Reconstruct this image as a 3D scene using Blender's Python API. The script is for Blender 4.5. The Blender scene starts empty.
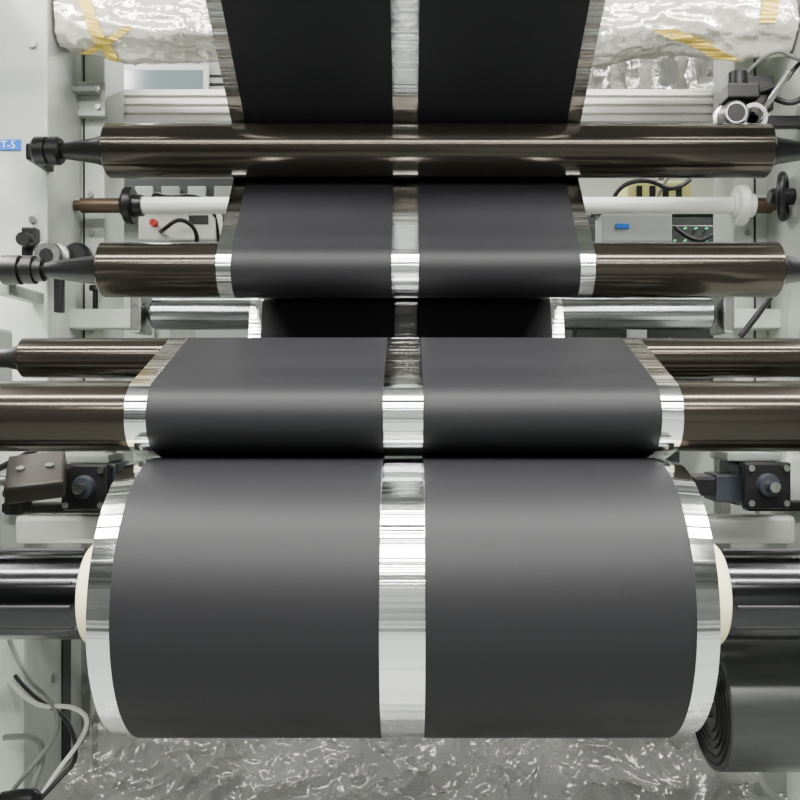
import bpy, math, bmesh
from mathutils import Vector, noise

# ------------------------------------------------------------ materials
def mat(name, col, metal=0.0, rough=0.5, nscale=12.0, namt=0.12, bump=0.0, bscale=60.0, spec=0.5, emit=None, estr=0.0, coat=0.0, stretch=None, alpha=None):
    m = bpy.data.materials.new(name); m.use_nodes = True
    nt = m.node_tree; N = nt.nodes; L = nt.links
    b = N["Principled BSDF"]
    b.inputs["Metallic"].default_value = metal
    b.inputs["Specular IOR Level"].default_value = spec
    b.inputs["Coat Weight"].default_value = coat
    if alpha is not None: b.inputs["Alpha"].default_value = alpha
    tc = N.new("ShaderNodeTexCoord")
    mp = N.new("ShaderNodeMapping")
    L.new(tc.outputs["Object"], mp.inputs["Vector"])
    if stretch: mp.inputs["Scale"].default_value = stretch
    n = N.new("ShaderNodeTexNoise"); n.inputs["Scale"].default_value = nscale; n.inputs["Detail"].default_value = 5
    L.new(mp.outputs["Vector"], n.inputs["Vector"])
    r = N.new("ShaderNodeMapRange")
    r.inputs["To Min"].default_value = 1-namt; r.inputs["To Max"].default_value = 1+namt
    L.new(n.outputs["Fac"], r.inputs["Value"])
    v = N.new("ShaderNodeVectorMath"); v.operation = 'SCALE'
    v.inputs[0].default_value = col[:3]
    L.new(r.outputs["Result"], v.inputs["Scale"])
    L.new(v.outputs["Vector"], b.inputs["Base Color"])
    mr = N.new("ShaderNodeMath"); mr.operation = 'MULTIPLY'; mr.inputs[1].default_value = rough
    L.new(r.outputs["Result"], mr.inputs[0]); L.new(mr.outputs[0], b.inputs["Roughness"])
    if bump:
        n2 = N.new("ShaderNodeTexNoise"); n2.inputs["Scale"].default_value = bscale; n2.inputs["Detail"].default_value = 4
        L.new(mp.outputs["Vector"], n2.inputs["Vector"])
        bp = N.new("ShaderNodeBump"); bp.inputs["Strength"].default_value = bump; bp.inputs["Distance"].default_value = 0.01
        L.new(n2.outputs["Fac"], bp.inputs["Height"]); L.new(bp.outputs["Normal"], b.inputs["Normal"])
    if emit:
        b.inputs["Emission Color"].default_value = (*emit, 1); b.inputs["Emission Strength"].default_value = estr
    return m

def streak(name, col, metal, r0, r1, wscale, bump, tint=0.06, spec=.5):
    """material streaked across the web: 1-D noise on running length (uv.y metres)"""
    m = bpy.data.materials.new(name); m.use_nodes = True
    nt = m.node_tree; N = nt.nodes; L = nt.links
    b = N["Principled BSDF"]; b.inputs["Metallic"].default_value = metal
    b.inputs["Specular IOR Level"].default_value = spec
    uv = N.new("ShaderNodeUVMap"); uv.uv_map = "UVMap"
    s = N.new("ShaderNodeSeparateXYZ"); L.new(uv.outputs[0], s.inputs[0])
    n = N.new("ShaderNodeTexNoise"); n.noise_dimensions = '1D'
    n.inputs["Scale"].default_value = wscale; n.inputs["Detail"].default_value = 6
    L.new(s.outputs["Y"], n.inputs["W"])
    r = N.new("ShaderNodeMapRange"); r.inputs["From Min"].default_value = .3; r.inputs["From Max"].default_value = .7
    r.inputs["To Min"].default_value = r0; r.inputs["To Max"].default_value = r1
    L.new(n.outputs["Fac"], r.inputs["Value"]); L.new(r.outputs["Result"], b.inputs["Roughness"])
    r2 = N.new("ShaderNodeMapRange"); r2.inputs["From Min"].default_value = .3; r2.inputs["From Max"].default_value = .7
    r2.inputs["To Min"].default_value = 1-tint; r2.inputs["To Max"].default_value = 1+tint
    L.new(n.outputs["Fac"], r2.inputs["Value"])
    v = N.new("ShaderNodeVectorMath"); v.operation = 'SCALE'; v.inputs[0].default_value = col
    L.new(r2.outputs["Result"], v.inputs["Scale"]); L.new(v.outputs["Vector"], b.inputs["Base Color"])
    if bump:
        bp = N.new("ShaderNodeBump"); bp.inputs["Strength"].default_value = bump; bp.inputs["Distance"].default_value = 0.002
        L.new(n.outputs["Fac"], bp.inputs["Height"]); L.new(bp.outputs["Normal"], b.inputs["Normal"])
    return m

M_FOIL = streak("bare_aluminium_foil", (.94,.95,.955), 1.0, .04, .14, 38, .8, .06)  # tint puts the striped lamp reflections faintly into the colour too
M_COAT = streak("graphite_coating", (.0118,.0120,.0138), 0.0, .44, .50, 12, 0.0, .04, spec=.22)
M_BRONZE = mat("bronze_anodised_aluminium", (.044,.038,.031), .75, .15, 3, .04)
M_CHROME = mat("chrome_roller_steel", (.30,.31,.325), 1.0, .22, 3, .03)
M_SHAFT = mat("blued_shaft_steel", (.06,.06,.065), 1.0, .15, 40, .2, stretch=(.5,4,4))
M_BLACK = mat("blackened_steel", (.011,.011,.012), .4, .35, 20, .2)
M_RUB = mat("black_rubber", (.009,.009,.010), 0, .5, 20, .2)
M_STEEL = mat("machined_steel", (.40,.40,.39), 1.0, .28, 30, .15)
M_PAINT = mat("machine_paint_light_grey", (.46,.49,.45), 0, .42, 3, .08, bump=.03, bscale=150)
M_PAINT2 = mat("machine_paint_mid_grey", (.28,.30,.28), 0, .45, 3, .08)  # darker grey paint for arms, blocks and posts
M_WHITE = mat("white_enamel", (.80,.81,.77), 0, .35, 5, .05)
M_CREAM = mat("cream_cardboard_core", (.84,.77,.52), 0, .55, 40, .06)
M_ALU = mat("extruded_aluminium", (.85,.85,.81), .4, .35, 10, .06, stretch=(1,20,20))
M_RUST = mat("oily_brown_steel", (.09,.06,.04), .6, .4, 30, .3)
M_WALL = mat("painted_wall_white", (.45,.48,.40), 0, .6, 2, .05)
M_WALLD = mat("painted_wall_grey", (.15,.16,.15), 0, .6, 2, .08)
M_CEIL = mat("ceiling_panel_grey", (.18,.19,.18), 0, .7, 2, .05)
M_FLOOR = mat("epoxy_floor_grey_green", (.22,.24,.225), 0, .3, 3, .12)
M_CAB = mat("cabinet_paint_white", (.38,.41,.385), 0, .4, 3, .08)
M_DCAB = mat("cabinet_paint_dark", (.025,.029,.028), 0, .4, 5, .2)
M_WRAP = mat("crinkled_plastic_wrap", (.88,.85,.77), .40, .13, 8, .2, bump=.7, bscale=30)
M_CURT = mat("aluminised_insulation_foil", (.60,.60,.57), .9, .22, 8, .2, bump=.5, bscale=40)
M_SHEET = mat("clear_plastic_sheet", (.50,.50,.485), .3, .12, 7, .3, bump=.25, bscale=30, alpha=.42)
M_TABLE = mat("table_top_grey", (.17,.18,.175), 0, .4, 4, .15)
M_TAPE = mat("yellow_masking_tape", (.85,.62,.12), 0, .5, 20, .1)
M_BLUE = mat("blue_label", (.01,.14,.65), 0, .4)
M_TXT = mat("label_print_white", (.85,.85,.85), 0, .5)
M_RED = mat("red_button_plastic", (.6,.03,.02), 0, .3)
M_LED = mat("green_led", (.05,.5,.2), 0, .3, emit=(.1,1,.4), estr=.8)
M_SCREEN = mat("display_glass", (.20,.28,.29), 0, .15, 4, .2)
M_CABLE = mat("grey_cable_jacket", (.16,.17,.155), 0, .45)
M_CABW = mat("white_hose_plastic", (.60,.60,.57), 0, .4)
M_YG = mat("yellow_machine_paint", (.68,.66,.26), 0, .4)
M_FILM = mat("dark_grey_film", (.040,.043,.042), .2, .32, 20, .2, stretch=(1,6,6))
M_BROWN = mat("brown_phenolic_block", (.022,.018,.014), 0, .4, 15, .3)
M_MOTOR = mat("dark_blue_grey_motor_paint", (.032,.036,.047), .2, .3, 20, .2)
M_DIFF = mat("luminaire_diffuser", (.9,.9,.88), 0, .5, emit=(1,.98,.93), estr=14)

# ------------------------------------------------------------ helpers
def group(name, loc):
    e = bpy.data.objects.new(name, None); e.location = loc; e.empty_display_size = .05
    bpy.context.collection.objects.link(e); return e

def put(name, me, parent):
    o = bpy.data.objects.new(name, me); bpy.context.collection.objects.link(o)
    if parent is not None:
        o.parent = parent; o.location = -Vector(parent.location)
    return o

def box(name, x0, x1, y0, y1, z0, z1, m, parent=None, bev=.003):
    bm = bmesh.new()
    bmesh.ops.create_cube(bm, size=1)
    for v in bm.verts:
        v.co = Vector(((x0+x1)/2+v.co.x*(x1-x0), (y0+y1)/2+v.co.y*(y1-y0), (z0+z1)/2+v.co.z*(z1-z0)))
    if bev:
        bmesh.ops.bevel(bm, geom=bm.edges[:], offset=min(bev, .3*min(x1-x0, y1-y0, z1-z0)), segments=2, affect='EDGES', profile=.6)
    me = bpy.data.meshes.new(name); bm.to_mesh(me); bm.free(); me.materials.append(m)
    return put(name, me, parent)

def lathe(name, prof, mats, c, parent=None, axis='x', segs=96, closed=False):
    if not isinstance(mats, (list, tuple)): mats = [mats]*(len(prof)-1)
    uniq = []
    for k in mats:
        if k not in uniq: uniq.append(k)
    me = bpy.data.meshes.new(name); vs = []; fs = []; mi = []; uvs = []
    for a, r in prof:
        for i in range(segs):
            t = 2*math.pi*i/segs; p, q = max(r, 1e-5)*math.cos(t), max(r, 1e-5)*math.sin(t)
            if axis == 'x': vs.append((c[0]+a, c[1]+p, c[2]+q))
            elif axis == 'y': vs.append((c[0]+q, c[1]+a, c[2]+p))
            else: vs.append((c[0]+p, c[1]+q, c[2]+a))
    R = max(r for a, r in prof)
    for j in range(len(prof)-1):
        for i in range(segs):
            k = (i+1) % segs
            fs.append((j*segs+i, j*segs+k, (j+1)*segs+k, (j+1)*segs+i)); mi.append(uniq.index(mats[j]))
            t0, t1 = 2*math.pi*i/segs*R, 2*math.pi*(i+1)/segs*R
            uvs += [(prof[j][0], t0), (prof[j][0], t1), (prof[j+1][0], t1), (prof[j+1][0], t0)]
    me.from_pydata(vs, [], fs)
    ul = me.uv_layers.new(name="UVMap")
    for i, u in enumerate(uvs): ul.data[i].uv = u
    for k in uniq: me.materials.append(k)
    for p, k in zip(me.polygons, mi): p.material_index = k; p.use_smooth = True
    bm = bmesh.new(); bm.from_mesh(me); bmesh.ops.recalc_face_normals(bm, faces=bm.faces); bm.to_mesh(me); bm.free()
    me.set_sharp_from_angle(angle=math.radians(25))
    return put(name, me, parent)

def tube(name, pts, r, m, parent=None, cyc=False):
    cu = bpy.data.curves.new(name, 'CURVE'); cu.dimensions = '3D'; cu.bevel_depth = r; cu.bevel_resolution = 4
    s = cu.splines.new('NURBS'); s.points.add(len(pts)-1)
    for p, q in zip(s.points, pts): p.co = (*q, 1)
    s.use_endpoint_u = True; s.order_u = 3; s.use_cyclic_u = cyc; s.resolution_u = 8
    cu.materials.append(m)
    return put(name, cu, parent)

def bolt(name, x, y, z, r, parent, axis='y', m=None):
    return lathe(name, [(-.006,0),(-.006,r),(0,r),(0,0)], m or M_BLACK, (x,y,z), parent, axis, 12)

# ------------------------------------------------------------ web path (y,z,r,s)
T  = (1.80,1.798,.053,-1)
R2 = (1.71,1.547,.052,+1)
RB = (2.35,1.62,.045,-1)
SV = (2.05,1.496,.036,+1)
RC = (1.93,1.36,.035,-1)
B3 = (1.35,1.363,.030,+1)
A3 = (1.171,1.279,.046,+1)
CO = (1.163,1.05,.175,-1)
UP = (1.36,2.19,.05,+1)
path = [(1.33,2.75,0,1), UP, T, R2, RB, SV, RC, B3, A3, CO]
g = .0006
tans = []
for a, b in zip(path[:-1], path[1:]):
    ra = (a[2]+g)*a[3] if a[2] else 0; rb = (b[2]+g)*b[3]
    dx, dy = b[0]-a[0], b[1]-a[1]; D = math.hypot(dx, dy)
    th = math.atan2(dy, dx) - math.asin((rb-ra)/D)
    n = (-math.sin(th), math.cos(th))
    tans.append(((a[0]-ra*n[0], a[1]-ra*n[1]), (b[0]-rb*n[0], b[1]-rb*n[1])))
pts = [tans[0][0]]
for i in range(1, len(path)):
    c = path[i]
    pin = tans[i-1][1]
    if i == len(path)-1:
        pts.append(pin); break
    pout = tans[i][0]
    a0 = math.atan2(pin[1]-c[1], pin[0]-c[0]); a1 = math.atan2(pout[1]-c[1], pout[0]-c[0])
    if c[3] > 0:
        while a1 < a0: a1 += 2*math.pi
    else:
        while a1 > a0: a1 -= 2*math.pi
    ns = max(2, int(abs(a1-a0)/math.radians(3.5)))
    for k in range(ns+1):
        a = a0+(a1-a0)*k/ns
        pts.append((c[0]+(c[2]+g)*math.cos(a), c[1]+(c[2]+g)*math.sin(a)))
W = .35
bands = [-W, -.323, -.026, .024, .323, W]; bm_ids = [0,1,0,1,0]
vs=[]; fs=[]; mi=[]; uvs=[]; ln=[0]
for i in range(1,len(pts)): ln.append(ln[-1]+math.hypot(pts[i][0]-pts[i-1][0], pts[i][1]-pts[i-1][1]))
for p in pts:
    for x in bands: vs.append((x, p[0], p[1]))
nb=len(bands)
for i in range(len(pts)-1):
    for j in range(nb-1):
        fs.append((i*nb+j, i*nb+j+1, (i+1)*nb+j+1, (i+1)*nb+j)); mi.append(bm_ids[j])
        uvs += [(bands[j],ln[i]),(bands[j+1],ln[i]),(bands[j+1],ln[i+1]),(bands[j],ln[i+1])]
me = bpy.data.meshes.new("electrode_foil_web"); me.from_pydata(vs,[],fs)
ul = me.uv_layers.new(name="UVMap")
for i,u in enumerate(uvs): ul.data[i].uv = u
me.materials.append(M_FOIL); me.materials.append(M_COAT)
for p,k in zip(me.polygons, mi): p.material_index=k; p.use_smooth=True
put("electrode_foil_web", me, None)

# ------------------------------------------------------------ wound coil
gc = group("wound_electrode_coil", (0, CO[0], CO[1]))
R = CO[2]
lathe("coil_winding", [(-.350,.066),(-.350,R-.004),(-.3235,R-.0012),(-.323,R),(-.0265,R),(-.026,R-.0012),(.024,R-.0012),(.0245,R),(.323,R),(.3235,R-.0012),(.350,R-.004),(.350,.066)],
      [M_FOIL,M_FOIL,M_FOIL,M_COAT,M_FOIL,M_FOIL,M_FOIL,M_COAT,M_FOIL,M_FOIL,M_FOIL], (0,CO[0],CO[1]), gc, segs=192)
lathe("paper_core", [(-.402,.058),(-.402,.062),(-.399,.065),(.399,.065),(.402,.062),(.402,.058)], M_CREAM, (0,CO[0],CO[1]), gc)
gs = group("winding_shaft", (0, CO[0], CO[1]))
lathe("shaft_body", [(-.672,0),(-.672,.054),(-.668,.0575),(.668,.0575),(.672,.054),(.672,0)], M_SHAFT, (0,CO[0],CO[1]), gs)
for k,t in enumerate((35,155,215,275,335,95,185)):
    a=math.radians(t); y=CO[0]+.0565*math.cos(a); z=CO[1]+.0565*math.sin(a)
    for s in (-1,1):
        tube("expanding_key_%d_%d"%(k,s), [(s*.41,y,z),(s*.55,y,z),(s*.66,y,z)], .0026, M_RUB, gs)

# ------------------------------------------------------------ rollers
def roller(name, spec, x0, x1, m, jl, jr, jmat=M_BLACK):
    y,z,r=spec[0],spec[1],spec[2]
    e = group(name, (0,y,z))
    lathe("shell", [(x0-.0,0),(x0,r*.72),(x0+.004,r*.74),(x0+.004,r-.003),(x0+.007,r),(x1-.007,r),(x1-.004,r-.003),(x1-.004,r*.74),(x1,r*.72),(x1,0)], m, (0,y,z), e, segs=128)
    lathe("journal_left", [(x0+.002+a,b) for a,b in jl], jmat, (0,y,z), e, segs=48)
    lathe("journal_right", [(x1-.002+a,b) for a,b in jr], jmat, (0,y,z), e, segs=48)
    return e
JL=[(0,.034),(-.02,.026),(-.09,.015),(-.09,.024),(-.096,.028),(-.112,.028),(-.113,.023),(-.118,.023),(-.119,.028),(-.14,.028),(-.145,.024),(-.145,.010),(-.138,.009),(-.138,0)]
JR=[(-a,b) for a,b in JL]
eT=roller("guide_roller", T, -.60,.726, M_BRONZE, JL, JR)
e2=roller("guide_roller", R2, -.58,.708, M_BRONZE,
   [(0,.034),(-.01,.028),(-.11,.014),(-.11,.022),(-.125,.022),(-.126,.027),(-.145,.027),(-.146,.021),(-.152,.021),(-.153,.028),(-.185,.028),(-.19,.024),(-.19,.010),(-.183,.009),(-.183,0)], JR)
roller("chrome_guide_roller", SV, -.58,.696, M_CHROME, [(0,.02),(-.008,.015),(-.01,.0)], [(0,.02),(.006,.015),(.008,0)])
roller("guide_roller", B3, -.577,.63, M_BRONZE, [(0,.02),(-.02,.015),(-.095,.014),(-.095,0)],[(0,.02),(.02,.015),(.043,.014),(.043,0)])
roller("nip_roller", A3, -.64,.64, M_BRONZE, [(0,.02),(-.02,.02),(-.033,.0)],[(0,.02),(.02,.02),(.033,.0)])
roller("guide_roller", RB, -.40,.40, M_BRONZE, [(0,.02),(-.30,.02),(-.30,0)],[(0,.02),(.36,.02),(.36,0)])
roller("guide_roller", RC, -.355,.355, M_BRONZE, [(0,.014),(-.3,.014),(-.3,0)],[(0,.014),(.3,.014),(.3,0)])
roller("guide_roller", UP, -.6,.6, M_BRONZE, [(0,.02),(-.35,.02),(-.35,0)],[(0,.02),(.35,.02),(.35,0)])

# ------------------------------------------------------------ machine side frames
def frame(s, xe, xb):
    e = group("machine_side_frame", (s*.9, 1.9, 0))
    def b(n,a,c,*r,**k):
        x0,x1 = sorted((s*a,s*c)); return box(n,x0,x1,*r,parent=e,**k)
    b("upper_plate", xe, 1.3, 1.9,2.1, 1.2,2.9, M_PAINT, bev=.006)
    b("rear_post", xb, xb+.16, 2.1,2.25, 0.0,2.9, M_PAINT, bev=.006)
    b("lower_housing", .635,1.3, 1.5,2.1, 0.0,1.285, M_PAINT, bev=.008)
    b("swing_arm", .675,.73, 1.04,1.55, .9,1.42, M_PAINT2, bev=.006)
    b("upper_arm", .95,1.0, 1.28,1.92, 2.08,2.3, M_PAINT2, bev=.006)
    b("foot", .60,1.32, 1.48,2.3, 0.0,.06, M_BLACK, bev=.004)
    b("housing_cover", .70,1.2, 1.492,1.502, .25,.95, M_WHITE, bev=.003)
    if s<0:
        b("bearing_block_top", .744,.762, 1.80,1.905, T[1]-.017,T[1]+.017, M_BLACK, bev=.005)
        b("bearing_block_mid", .765,.79, 1.735,1.905, R2[1]-.045,R2[1]-.02, M_PAINT2, bev=.005)
    else:
        b("bearing_block_top", .865,.90, 1.775,1.905, T[1]-.03,T[1]+.03, M_PAINT2, bev=.005)
        b("bearing_block_mid", .85,.90, 1.70,1.905, R2[1]-.04,R2[1]+.02, M_PAINT2, bev=.005)
    for k,(px,pz) in enumerate(((xe+.03,2.25),(xe+.03,2.05),(xe+.03,1.68),(xe+.03,1.42),(xe+.14,2.15),(xe+.14,1.42))):
        bolt("bolt_%d"%k, s*px,1.899,pz,.008,e,'y',M_STEEL)
    for k,pz in enumerate((1.30,1.40,1.46,1.60,1.69,1.78,1.9)):
        bolt("post_bolt_%d"%k, s*(xb+.03),2.099,pz,.007,e,'y',M_STEEL)
    b("cover_seam", xb+.045,xb+.048, 2.094,2.101, 1.29,2.85, M_BLACK, bev=0)
    for k,pz in enumerate((.3,.55,.8,1.1,1.2)):
        lathe("housing_bolt_%d"%k, [(-.003,0),(-.003,.009),(.006,.009),(.006,0)], M_STEEL, (s*.635,1.62,pz), e, 'x', 12)
    b("housing_slot", .632,.637, 1.66,1.70, .62,.95, M_BLACK, bev=.001)
    b("housing_rail", .615,.636, 1.76,1.80, .3,1.25, M_STEEL, bev=.002)
    return e
eL = frame(-1, .757, .705)
eR = frame(+1, .84, .765)
def bracket(s,x0,x1):
    e = group("roller_bracket", (s*x0,2.05,1.49))
    a,b=sorted((s*x0,s*x1))
    box("arm", a,b, 2.02,2.095, 1.462,1.505, M_PAINT, e, .004)
    box("clamp", s*x0-.012,s*x0+.012, 2.0,2.095, 1.45,1.54, M_STEEL, e, .004)
    lathe("lock_screw", [(0,0),(0,.006),(.05,.006),(.05,.014),(.062,.014),(.062,0)], M_BLACK, (s*(x0+.11),2.06,1.50), e,'z',20)
    if s>0: tube("link_rod", [(s*(x0+.02),1.99,1.44),(s*(x0+.06),1.98,1.49),(s*(x0+.1),1.97,1.56)], .007, M_BLACK, e)
bracket(-1,.602,.76); bracket(1,.718,.845)

# label
gl = group("machine_label", (-.84,1.897,1.838))
box("plate", -.868,-.812,1.896,1.8995,1.827,1.849, M_BLUE, gl, .0005)
tx = bpy.data.curves.new("label_text",'FONT'); tx.body="T-5"; tx.size=.022; tx.extrude=.0003; tx.materials.append(M_TXT)
to = bpy.data.objects.new("label_text",tx); bpy.context.collection.objects.link(to); to.parent=gl
to.rotation_euler=(math.pi/2,0,0); to.location=(-.854+.84,1.8952-1.897,1.8305-1.838)

# ------------------------------------------------------------ extrusion beam
gb = group("aluminium_extrusion_beam", (0,2.3,2.04))
z0,z1=2.000,2.080
zs=[(z0,0),(z0+.014,0),(z0+.014,.012),(z0+.022,.012),(z0+.022,0),(z0+.036,0),(z0+.036,.012),(z0+.044,.012),(z0+.044,0),(z0+.058,0),(z0+.058,.012),(z0+.066,.012),(z0+.066,0),(z1,0)]
front=[(2.26+d,z) for z,d in zs]; back=[(2.34,z1),(2.34,z0)]
poly=front+back; n=len(poly)
vs=[(-.80,p[0],p[1]) for p in poly]+[(.86,p[0],p[1]) for p in poly]
fs=[(i,(i+1)%n,n+(i+1)%n,n+i) for i in range(n)]+[tuple(range(n-1,-1,-1)),tuple(range(n,2*n))]
me=bpy.data.meshes.new("beam"); me.from_pydata(vs,[],fs); me.materials.append(M_ALU); put("profile",me,gb)
for s,xx in ((-1,-.80),(1,.86)):
    box("end_bracket_%s"%("l" if s<0 else "r"), xx-.05,xx+.05, 2.252,2.262,1.975,2.09, M_PAINT, gb)

for s,xx in ((-1,-.735),(1,.80)):
    e=group("beam_clamp",(xx,2.07,2.03))
    box("plate",xx-.04,xx+.04,2.075,2.098,1.955,2.035,M_PAINT,e)
    box("angle",xx-.05,xx+.03,2.04,2.075,2.0,2.012,M_PAINT2,e)
    for k,(dx,dz) in enumerate(((-.025,-.055),(.025,-.055),(-.025,-.012),(.025,-.012))):
        bolt("screw_%d"%k, xx+dx,2.075,2.03+dz,.006,e,'y',M_STEEL)

# ------------------------------------------------------------ tension spindle, handwheel
gt = group("tension_spindle", (0,2.05,1.743))
c=(0,2.05,1.743)
lathe("white_tube", [(-.62,0),(-.62,.019),(.76,.019),(.76,0)], M_WHITE, c, gt, segs=48)
lathe("flange_left", [(-.648,.0),(-.648,.024),(-.64,.026),(-.64,.040),(-.636,.043),(-.624,.043),(-.62,.040),(-.62,.026),(-.60,.024),(-.60,0)], M_BLACK, c, gt, segs=48)
lathe("flange_right", [(.742,0),(.742,.026),(.75,.028),(.75,.043),(.754,.046),(.768,.046),(.772,.043),(.772,.028),(.79,.026),(.79,0)], M_WHITE, c, gt, segs=48)
lathe("spindle_left", [(-.756,0),(-.756,.012),(-.74,.012),(-.74,.017),(-.64,.017),(-.64,0)], M_RUST, c, gt, segs=32)
lathe("spindle_right", [(.78,0),(.78,.018),(.83,.018),(.83,.012),(.839,.012),(.839,0)], M_RUST, c, gt, segs=32)
gh = group("hand_wheel", (.82,1.96,1.735))
HX,HY,HZ=.818,1.955,1.742
hw=[(HX+.020*math.cos(2*math.pi*i/16),HY+.036*math.cos(2*math.pi*i/16),HZ+.046*math.sin(2*math.pi*i/16)) for i in range(16)]
tube("rim", hw, .0095, M_BLACK, gh, cyc=True)
for i in range(3):
    a=2*math.pi*i/3+.4
    tube("spoke_%d"%i, [(HX,HY,HZ),(HX+.01*math.cos(a),HY+.018*math.cos(a),HZ+.023*math.sin(a)),(HX+.02*math.cos(a),HY+.036*math.cos(a),HZ+.046*math.sin(a))], .007, M_BLACK, gh)
lathe("hub",[(-.03,0),(-.03,.014),(-.022,.018),(.04,.018),(.04,0)],M_BLACK,(HX,HY,HZ),gh,'x',24)

gd = group("adjusting_dial", (-.72,1.86,1.60))
lathe("dial_body", [(-.035,0),(-.035,.026),(-.03,.03),(-.01,.03),(-.01,.036),(0,.036),(0,.02),(.03,.02),(.03,0)], M_STEEL, (-.725,1.85,1.592), gd, 'y', 48)
lathe("dial_face", [(-.037,0),(-.037,.014),(-.034,.014)], M_BLACK, (-.725,1.85,1.592), gd, 'y', 32)
lathe("dial_rear", [(0,0),(0,.024),(.012,.03),(.03,.03),(.03,0)], M_BLACK, (-.69,1.87,1.60), gd, 'y', 32)
box("dial_stem", -.725,-.708,1.85,1.87,1.48,1.57, M_BLACK, gd)
box("dial_arm", -.76,-.70,1.875,1.895,1.555,1.585, M_STEEL, gd)
gk = group("clamp_lever", (-.79,1.88,1.56))
box("clamp_body", -.80,-.772,1.87,1.899,1.60,1.66, M_BLACK, gk)
lathe("clamp_knob",[(-.04,0),(-.04,.014),(-.02,.016),(0,.012),(0,0)],M_BLACK,(-.785,1.88,1.63),gk,'y',24)

# ------------------------------------------------------------ pressure regulator cluster
gr = group("pressure_regulator", (.70,1.80,1.93))
lathe("gauge_body",[(-.03,0),(-.03,.022),(-.026,.027),(.01,.027),(.012,.033),(.03,.033),(.03,0)],M_STEEL,(.672,1.86,1.885),gr,'y',40)
lathe("gauge_glass",[(-.031,0),(-.031,.018),(-.028,.02)],M_BLACK,(.672,1.86,1.885),gr,'y',32)
lathe("gauge_ring",[(-.02,.012),(-.03,.02),(-.03,.028),(.012,.03),(.02,.02)],M_STEEL,(.712,1.87,1.88),gr,'y',40)
box("valve_block",.655,.72,1.83,1.89,1.915,1.945,M_BLACK,gr)
box("valve_block_rear",.70,.76,1.86,1.92,1.90,1.97,M_BLACK,gr)
lathe("valve_knob",[(0,0),(0,.018),(.004,.02),(.03,.02),(.034,.016),(.034,0)],M_BLACK,(.685,1.86,1.945),gr,'z',24)
box("mount_bar",.66,.86,1.88,1.899,1.87,1.895,M_BLACK,gr)
tube("air_hose",[(.72,1.86,1.935),(.77,1.84,1.94),(.80,1.84,1.99),(.86,1.86,2.03)],.005,M_BLACK,gr)
tube("air_hose_b",[(.70,1.86,1.97),(.74,1.82,2.02),(.80,1.82,1.98),(.88,1.87,2.0)],.004,M_CABLE,gr)
tube("air_hose_c",[(.74,1.88,1.95),(.78,1.85,1.90),(.83,1.85,1.93),(.88,1.87,1.96)],.006,M_RUB,gr)
tube("lever",[(.735,1.85,1.90),(.755,1.83,1.93),(.775,1.82,1.965)],.007,M_STEEL,gr)

# ------------------------------------------------------------ wrapped duct + tape
gw = group("plastic_wrapped_duct", (0,1.97,2.12))
DY,DZ=1.975,2.125
def wrad(x,a):
    q=Vector((x*6,math.cos(a)*1.5,math.sin(a)*1.5))
    f1=1-abs(noise.noise(Vector((x*11+math.sin(a)*2,math.cos(a)*2.5,math.sin(a)*2.5+4))))*2
    f2=1-abs(noise.noise(Vector((x*27-math.sin(a)*4,math.cos(a)*5,math.sin(a)*5+9))))*2
    return .056+.018*noise.noise(q)+.007*f1**2+.004*f2**2
nx,na=320,60; vs=[]; fs=[]
def cz(x): return DZ+.010*math.cos(x*7)+.006*math.sin(x*13)
for i in range(nx+1):
    x=-.75+1.585*i/nx
    for j in range(na+1):
        a=2*math.pi*j/na; rr=wrad(x,a)
        vs.append((x,DY+rr*math.cos(a),cz(x)+rr*1.15*math.sin(a)))
for i in range(nx):
    for j in range(na):
        q=i*(na+1)+j; fs.append((q,q+1,q+na+2,q+na+1))
me=bpy.data.meshes.new("wrap"); me.from_pydata(vs,[],fs); me.materials.append(M_WRAP)
for p in me.polygons: p.use_smooth=True
put("wrap",me,gw)
def tape(name,x,w,lean,parent,a0=110,a1=260):
    vs=[];fs=[];n=30
    for j in range(n+1):
        a=math.radians(a0+(a1-a0)*j/n)
        for k in (0,1):
            xx=x+k*w+lean*j/n
            rr=max(wrad(xx+d,a+e) for d in (-.01,0,.01) for e in (-.1,0,.1))+.0015
            vs.append((xx,DY+rr*math.cos(a),cz(xx)+rr*1.15*math.sin(a)))
    for j in range(n): fs.append((2*j,2*j+1,2*j+3,2*j+2))
    me=bpy.data.meshes.new(name); me.from_pydata(vs,[],fs); me.materials.append(M_TAPE); put(name,me,parent)
tape("tape_strip_1",-.72,.028,.07,gw); tape("tape_strip_2",.78,.035,-.03,gw,90,200); tape("tape_strip_3",-.60,.022,-.12,gw,195,262); tape("tape_strip_4",.52,.05,.16,gw,205,262)
for k,xx in enumerate((-.7,0,.75)):
    tube("hanger_%d"%k,[(xx,DY,DZ+.03),(xx,DY,2.6),(xx,DY,3.2)],.005,M_STEEL,gw)
gtr=group("overhead_cable_tray",(0,2.4,2.35))
box("tray",-.70,.76,2.34,2.54,2.29,2.36,M_DCAB,gtr)
for k,xx in enumerate((-.6,.65)):
    box("drop_rod_%d"%k,xx-.008,xx+.008,2.43,2.446,2.36,3.2,M_STEEL,gtr,.001)

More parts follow.
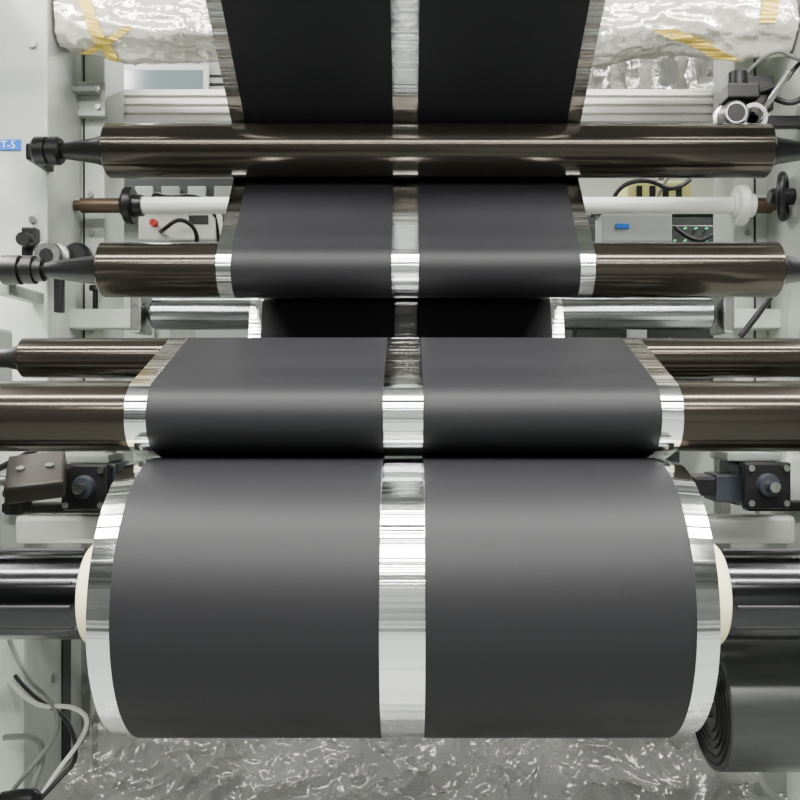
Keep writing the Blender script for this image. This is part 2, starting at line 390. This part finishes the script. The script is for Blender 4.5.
# ------------------------------------------------------------ pneumatic cylinders
def pneu(s,x,z,y):
    e=group("pneumatic_cylinder",(s*x,y,z))
    X=s*x
    box("barrel",X-.040,X+.040,y-.03,y+.045,z-.035,z+.035,M_MOTOR,e,.006)
    box("front_cap",X-.036,X+.036,y-.062,y-.045,z-.036,z+.036,M_BLACK,e,.004)
    for k,(a,b) in enumerate(((-1,-1),(-1,1),(1,-1),(1,1))):
        bolt("cap_screw_%d"%k,X+a*.027,y-.062,z+b*.027,.005,e,'y',M_STEEL)
        lathe("tie_rod_%d"%k,[(-.05,0),(-.05,.004),(.04,.004),(.04,0)],M_STEEL,(X+a*.030,y,z+b*.031),e,'y',12)
    lathe("rod_boss",[(-.012,0),(-.012,.016),(0,.02),(0,0)],M_MOTOR,(X,y-.06,z),e,'y',24)
    lathe("rod",[(-.03,0),(-.03,.008),(.05,.008),(.05,0)],M_STEEL,(X,y-.06,z),e,'y',24)
    box("mount",min(X,s*.66),max(X,s*.66),y+.02,y+.048,z-.05,z-.034,M_BLACK,e)
    box("top_bracket",X-.055,X+.03,y-.04,y+.045,z+.036,z+.050,M_PAINT2,e)
    box("slant_plate",X-s*.085-.02,X-s*.085+.02,y-.03,y+.03,z-.02,z+.012,M_BLACK,e,.006)
    lathe("port",[(0,0),(0,.009),(.02,.009),(.02,.006),(.03,.006),(.03,0)],M_STEEL,(X+.02,y,z+.045),e,'z',16)
    tube("hose",[(X+.02,y,z+.07),(X+.03*s+.02,y,z+.10),(X+s*.10,y+.03,z+.06),(s*.68,y+.05,z+.02)],.005,M_RUB,e)
    box("side_lug",X-s*.05-.02,X-s*.05+.02,y-.03,y+.03,z-.03,z+.015,M_MOTOR,e,.004)
pneu(-1,.495,1.165,1.45); pneu(1,.56,1.168,1.45)
gq=group("clamp_block",( -.535,1.32,1.185))
ob=box("block",-.040,.040,-.05,.05,-.014,.014,M_BROWN,None,.004); ob.parent=gq; ob.location=(-.005,0,.003); ob.rotation_euler=(.42,-.10,.30)
for k,dx in enumerate((-.02,.02)):
    o2=lathe("socket_screw_%d"%k,[(0,0),(0,.006),(.004,.006),(.004,0)],M_STEEL,(dx,0,.0135),None,'z',16); o2.parent=ob
box("slotted_plate",-.60,-.535,1.34,1.38,1.155,1.165,M_BLACK,gq,.002)
box("tongue",-.575,-.55,1.29,1.33,1.135,1.165,M_BLACK,gq,.003)
tube("pin",[(-.67,1.34,1.18),(-.6,1.34,1.18),(-.56,1.34,1.18)],.008,M_STEEL,gq)
gq2=group("cross_tie_bar",(0,1.52,1.09))
box("bar",-.634,.634,1.46,1.495,1.066,1.112,M_ALU,gq2,.008)

# ------------------------------------------------------------ film roll lower right
gf=group("scrap_film_roll",(.6,1.30,.86))
RF=.092
lathe("film_winding",[(.44,.02),(.44,RF-.002),(.442,RF),(.66,RF),(.662,RF-.002),(.662,.02)],M_FILM,(0,1.30,.862),gf,segs=96)
sp=[]
for i in range(0,5*24+1):
    a=2*math.pi*i/24; r=.03+(RF-.036)*i/(5*24)
    sp.append((.4395,1.30+r*math.cos(a),.862+r*math.sin(a)))
tube("loose_turns",sp,.0022,M_BLACK,gf)
lathe("film_mandrel",[(.43,0),(.43,.02),(.70,.02),(.70,0)],M_STEEL,(0,1.30,.862),gf,segs=32)
box("mandrel_arm",.68,.72,1.27,1.53,.83,.90,M_PAINT2,gf,.005)

# ------------------------------------------------------------ tray and plastic sheet
gtb=group("catch_table",(0,1.5,.3))
box("top",-.56,.58,1.08,2.0,.60,.62,M_TABLE,gtb)
for i,(a,b) in enumerate(((-.53,1.11),(.55,1.11),(-.53,1.96),(.55,1.96))):
    box("leg_%d"%i,a-.02,a+.02,b-.02,b+.02,0,.60,M_BLACK,gtb)
box("rail",-.53,.55,1.10,1.12,.25,.28,M_BLACK,gtb)
nx,ny=300,220; vs=[];fs=[]
def ridge(p): return (1-min(1,abs(noise.noise(p))*2.4))
for i in range(nx+1):
    for j in range(ny+1):
        x=-.60+1.22*i/nx; y=1.05+.98*j/ny
        h=.02+.02*noise.noise(Vector((x*2.5,y*2.5,0)))
        h+=.030*ridge(Vector((x*5+y*1.2,y*1.4-x,2)))**4
        h+=.018*ridge(Vector((x*8-y*5,y*3+x*2,7)))**5
        h+=.010*ridge(Vector((x*14+y*6,y*8-x*9,17)))**5
        h+=.006*ridge(Vector((x*22+y*9,y*12-x*7,11)))**3
        vs.append((x,y,.623+max(h,.003)))
for i in range(nx):
    for j in range(ny):
        q=i*(ny+1)+j; fs.append((q,q+ny+1,q+ny+2,q+1))
me=bpy.data.meshes.new("plastic_sheet"); me.from_pydata(vs,[],fs); me.materials.append(M_SHEET)
for p in me.polygons: p.use_smooth=True
put("plastic_sheet",me,None)

# ------------------------------------------------------------ hoses lower left
gx=group("cable_bundle",(-.6,1.42,.75))
tube("cable_1",[(-.66,1.5,.90),(-.60,1.42,.86),(-.54,1.38,.84),(-.52,1.36,.80),(-.56,1.36,.75),(-.62,1.38,.68),(-.66,1.42,.50),(-.66,1.45,.0)],.0035,M_CABLE,gx)
tube("cable_2",[(-.66,1.5,.83),(-.58,1.40,.82),(-.50,1.36,.84),(-.47,1.36,.81),(-.54,1.36,.72),(-.60,1.36,.62),(-.64,1.4,.3),(-.64,1.42,.0)],.0035,M_CABW,gx)
tube("cable_3",[(-.64,1.44,.76),(-.58,1.40,.78),(-.55,1.38,.76),(-.57,1.36,.70),(-.59,1.36,.55),(-.62,1.40,.0)],.005,M_CABLE,gx)
gx2=group("power_plug",(-.57,1.36,.69))
lathe("plug_body",[(-.03,0),(-.03,.012),(.0,.016),(.02,.016),(.03,.008),(.03,0)],M_BLACK,(-.575,1.35,.70),gx2,'x',20)
tube("plug_cord",[(-.548,1.35,.70),(-.52,1.36,.73),(-.50,1.38,.75),(-.53,1.42,.80),(-.60,1.45,.82),(-.65,1.5,.84)],.0035,M_RUB,gx2)

# ------------------------------------------------------------ background equipment
def cabinet(name,x0,x1,y0,y1,z1,m,doors=2):
    e=group(name,((x0+x1)/2,(y0+y1)/2,0))
    box("body",x0,x1,y0,y1,.06,z1,m,e,.006); box("plinth",x0+.02,x1-.02,y0+.03,y1,0,.06,M_BLACK,e,.002)
    w=(x1-x0)/doors
    for k in range(doors):
        box("door_leaf_%d"%k,x0+k*w+.012,x0+(k+1)*w-.012,y0-.018,y0+.001,.10,z1-.04,m,e,.004)
        box("handle_%d"%k,x0+(k+1)*w-.07,x0+(k+1)*w-.05,y0-.04,y0-.017,z1*.5,z1*.5+.12,M_BLACK,e,.004)
        for v in range(5):
            box("vent_%d_%d"%(k,v),x0+k*w+.12,x0+(k+1)*w-.12,y0-.021,y0-.017,z1-.16-.03*v,z1-.15-.03*v,M_BLACK,e,.001)
    return e
cb=cabinet("electrical_cabinet",-1.75,-.45,3.2,3.7,2.60,M_CAB,3)
box("upper_panel",-1.0,-.72,3.16,3.184,2.37,2.46,M_SCREEN,cb)
box("panel_frame",-1.02,-.70,3.165,3.183,2.34,2.48,M_WHITE,cb)
box("cable_channel",-1.7,-.46,3.10,3.18,1.93,2.08,M_DCAB,cb)
for k in range(6):
    box("relay_%d"%k,-1.02+.09*k,-.96+.09*k,3.07,3.10,1.97,2.03,M_CAB if k%2 else M_PAINT2,cb)
cabinet("electrical_cabinet",-.40,.50,3.4,3.9,2.0,M_CAB,2)
c3=cabinet("control_cabinet",.55,1.75,3.0,3.5,1.92,M_DCAB,2)
for r_ in range(2):
    for k in range(6):
        box("led_%d_%d"%(r_,k),.88+.035*k,.886+.035*k,2.965,2.983,1.865-.04*r_,1.869-.04*r_,M_LED,c3,.001)
gy=group("motor_housing",(.85,3.2,1.98))
box("base",.72,1.0,3.05,3.4,1.92,1.96,M_BLACK,gy); box("yellow_cover",.75,.97,3.07,3.38,1.96,2.05,M_YG,gy,.01)
for v in range(4): box("cooling_slot_%d"%v,.78+.045*v,.80+.045*v,3.064,3.072,1.975,2.03,M_BLACK,gy,.001)
lathe("cap",[(0,0),(0,.05),(.05,.05),(.07,.03),(.07,0)],M_STEEL,(.86,3.2,2.05),gy,'z',32)
gp=group("operator_pedestal",(-.65,2.6,0))
box("post",-.68,-.62,2.58,2.64,.02,1.76,M_PAINT2,gp); box("foot_plate",-.80,-.50,2.5,2.72,0,.02,M_BLACK,gp)
box("control_box",-.765,-.545,2.56,2.66,1.755,1.845,M_WHITE,gp,.005)
lathe("estop",[(-.03,0),(-.03,.010),(-.012,.012),(-.012,.006),(0,.006),(0,0)],M_RED,(-.715,2.56,1.80),gp,'y',24)
box("name_plate",-.62,-.565,2.556,2.561,1.80,1.825,M_BLACK,gp,.001)
tube("loop_cable",[(-.70,2.56,1.78),(-.68,2.5,1.77),(-.63,2.5,1.81),(-.58,2.52,1.77),(-.60,2.55,1.73)],.006,M_RUB,gp)
tube("loop_cable_b",[(-.73,2.56,1.84),(-.72,2.54,1.89),(-.68,2.54,1.87),(-.60,2.54,1.88),(-.54,2.56,1.85),(-.54,2.6,1.7)],.006,M_RUB,gp)
gp2=group("junction_box_stand",(.70,2.7,0))
box("post",.67,.72,2.70,2.75,.02,1.78,M_PAINT2,gp2); box("foot_plate",.55,.85,2.6,2.84,0,.02,M_BLACK,gp2)
box("box",.58,.79,2.68,2.78,1.77,1.855,M_CAB,gp2,.005)
box("lid_label",.62,.66,2.675,2.681,1.81,1.825,M_BLUE,gp2,.001)
box("terminal_rail",.56,.98,2.70,2.76,1.86,1.875,M_BLACK,gp2,.002)
for k in range(7):
    box("terminal_%d"%k,.58+.055*k,.61+.055*k,2.69,2.75,1.875,1.905,(M_PAINT2,M_BLACK,M_CAB)[k%3],gp2,.002)
tube("feed_cable",[(.62,2.70,1.905),(.63,2.68,1.94),(.72,2.68,1.96),(.80,2.7,1.92),(.86,2.74,1.97)],.007,M_RUB,gp2)
tube("feed_cable_b",[(.80,2.70,1.82),(.86,2.68,1.76),(.92,2.68,1.80),(.98,2.7,1.78),(1.05,2.74,1.86)],.006,M_RUB,gp2)
tube("feed_cable_c",[(.75,2.70,1.905),(.78,2.68,2.0),(.90,2.68,1.96),(.95,2.7,2.02)],.005,M_CABLE,gp2)
# insulation curtain hanging behind on the right
gcu=group("foil_insulation_curtain",(.95,2.95,2.6))
vs=[];fs=[];nx,nz=160,90
for i in range(nx+1):
    for j in range(nz+1):
        x=.50+.85*i/nx; z=2.12+1.06*j/nz
        vs.append((x,2.85+.03*math.sin(x*38+2*noise.noise(Vector((x*3,z*2,0))))+.03*noise.noise(Vector((x*9,z*6,3)))+.015*noise.noise(Vector((x*25,z*18,5))),z))
for i in range(nx):
    for j in range(nz):
        q=i*(nz+1)+j; fs.append((q,q+nz+1,q+nz+2,q+1))
me=bpy.data.meshes.new("curtain"); me.from_pydata(vs,[],fs); me.materials.append(M_CURT)
for p in me.polygons: p.use_smooth=True
put("curtain",me,gcu)
tube("curtain_rail",[(.48,2.85,3.18),(.9,2.85,3.18),(1.37,2.85,3.18)],.012,M_STEEL,gcu)

# ------------------------------------------------------------ room
box("floor",-4,4,-3.6,6,-.1,0,M_FLOOR,bev=0)
box("ceiling",-4,4,-3.6,6,3.2,3.3,M_CEIL,bev=0)
box("wall_back",-4,4,6,6.1,0,3.2,M_WALL,bev=0)
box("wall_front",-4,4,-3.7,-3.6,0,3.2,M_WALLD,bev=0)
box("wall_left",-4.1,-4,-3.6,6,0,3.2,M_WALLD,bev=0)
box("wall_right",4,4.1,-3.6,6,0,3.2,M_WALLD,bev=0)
cabinet("added_reflection_cabinet",-2.4,-.9,-3.4,-2.9,1.9,M_DCAB,3)  # unseen cabinets added behind the camera for the foil to reflect
cabinet("added_reflection_cabinet",.3,2.2,-3.4,-2.9,1.5,M_CAB,3)

def luminaire(x,y,sx,sy,power,col=(1,.98,.94)):
    e=group("ceiling_luminaire",(x,y,3.17))
    box("housing",x-sx/2-.02,x+sx/2+.02,y-sy/2-.02,y+sy/2+.02,3.15,3.198,M_WHITE,e)
    box("diffuser",x-sx/2,x+sx/2,y-sy/2,y+sy/2,3.142,3.152,M_DIFF,e,.001)
    l=bpy.data.lights.new("lamp",'AREA'); l.shape='RECTANGLE'; l.size=sx; l.size_y=sy; l.energy=power; l.color=col
    o=bpy.data.objects.new("lamp",l); bpy.context.collection.objects.link(o); o.parent=e; o.location=(0,0,-.035)
luminaire(0,-2.4,3.6,.2,140); luminaire(0,-1.0,3.6,.2,180); luminaire(0,.35,3.6,.2,190)
for x in (-1.6,1.6):  # unseen side fixtures, added to brighten the web and frame sides
    luminaire(x,1.5,.2,1.6,120)
luminaire(0,3.3,3.2,.22,45); luminaire(0,4.6,3.6,.25,80)

w=bpy.data.worlds.new("world"); bpy.context.scene.world=w; w.use_nodes=True
w.node_tree.nodes["Background"].inputs[0].default_value=(.8,.85,.8,1); w.node_tree.nodes["Background"].inputs[1].default_value=.05

# ------------------------------------------------------------ camera
cam=bpy.data.cameras.new("camera"); cam.sensor_width=36; cam.lens=40.5; cam.shift_x=-9.5/800
co=bpy.data.objects.new("camera",cam); bpy.context.collection.objects.link(co)
co.location=(.007,0,1.30); co.rotation_euler=(math.pi/2,0,0); cam.clip_start=.05
bpy.context.scene.camera=co
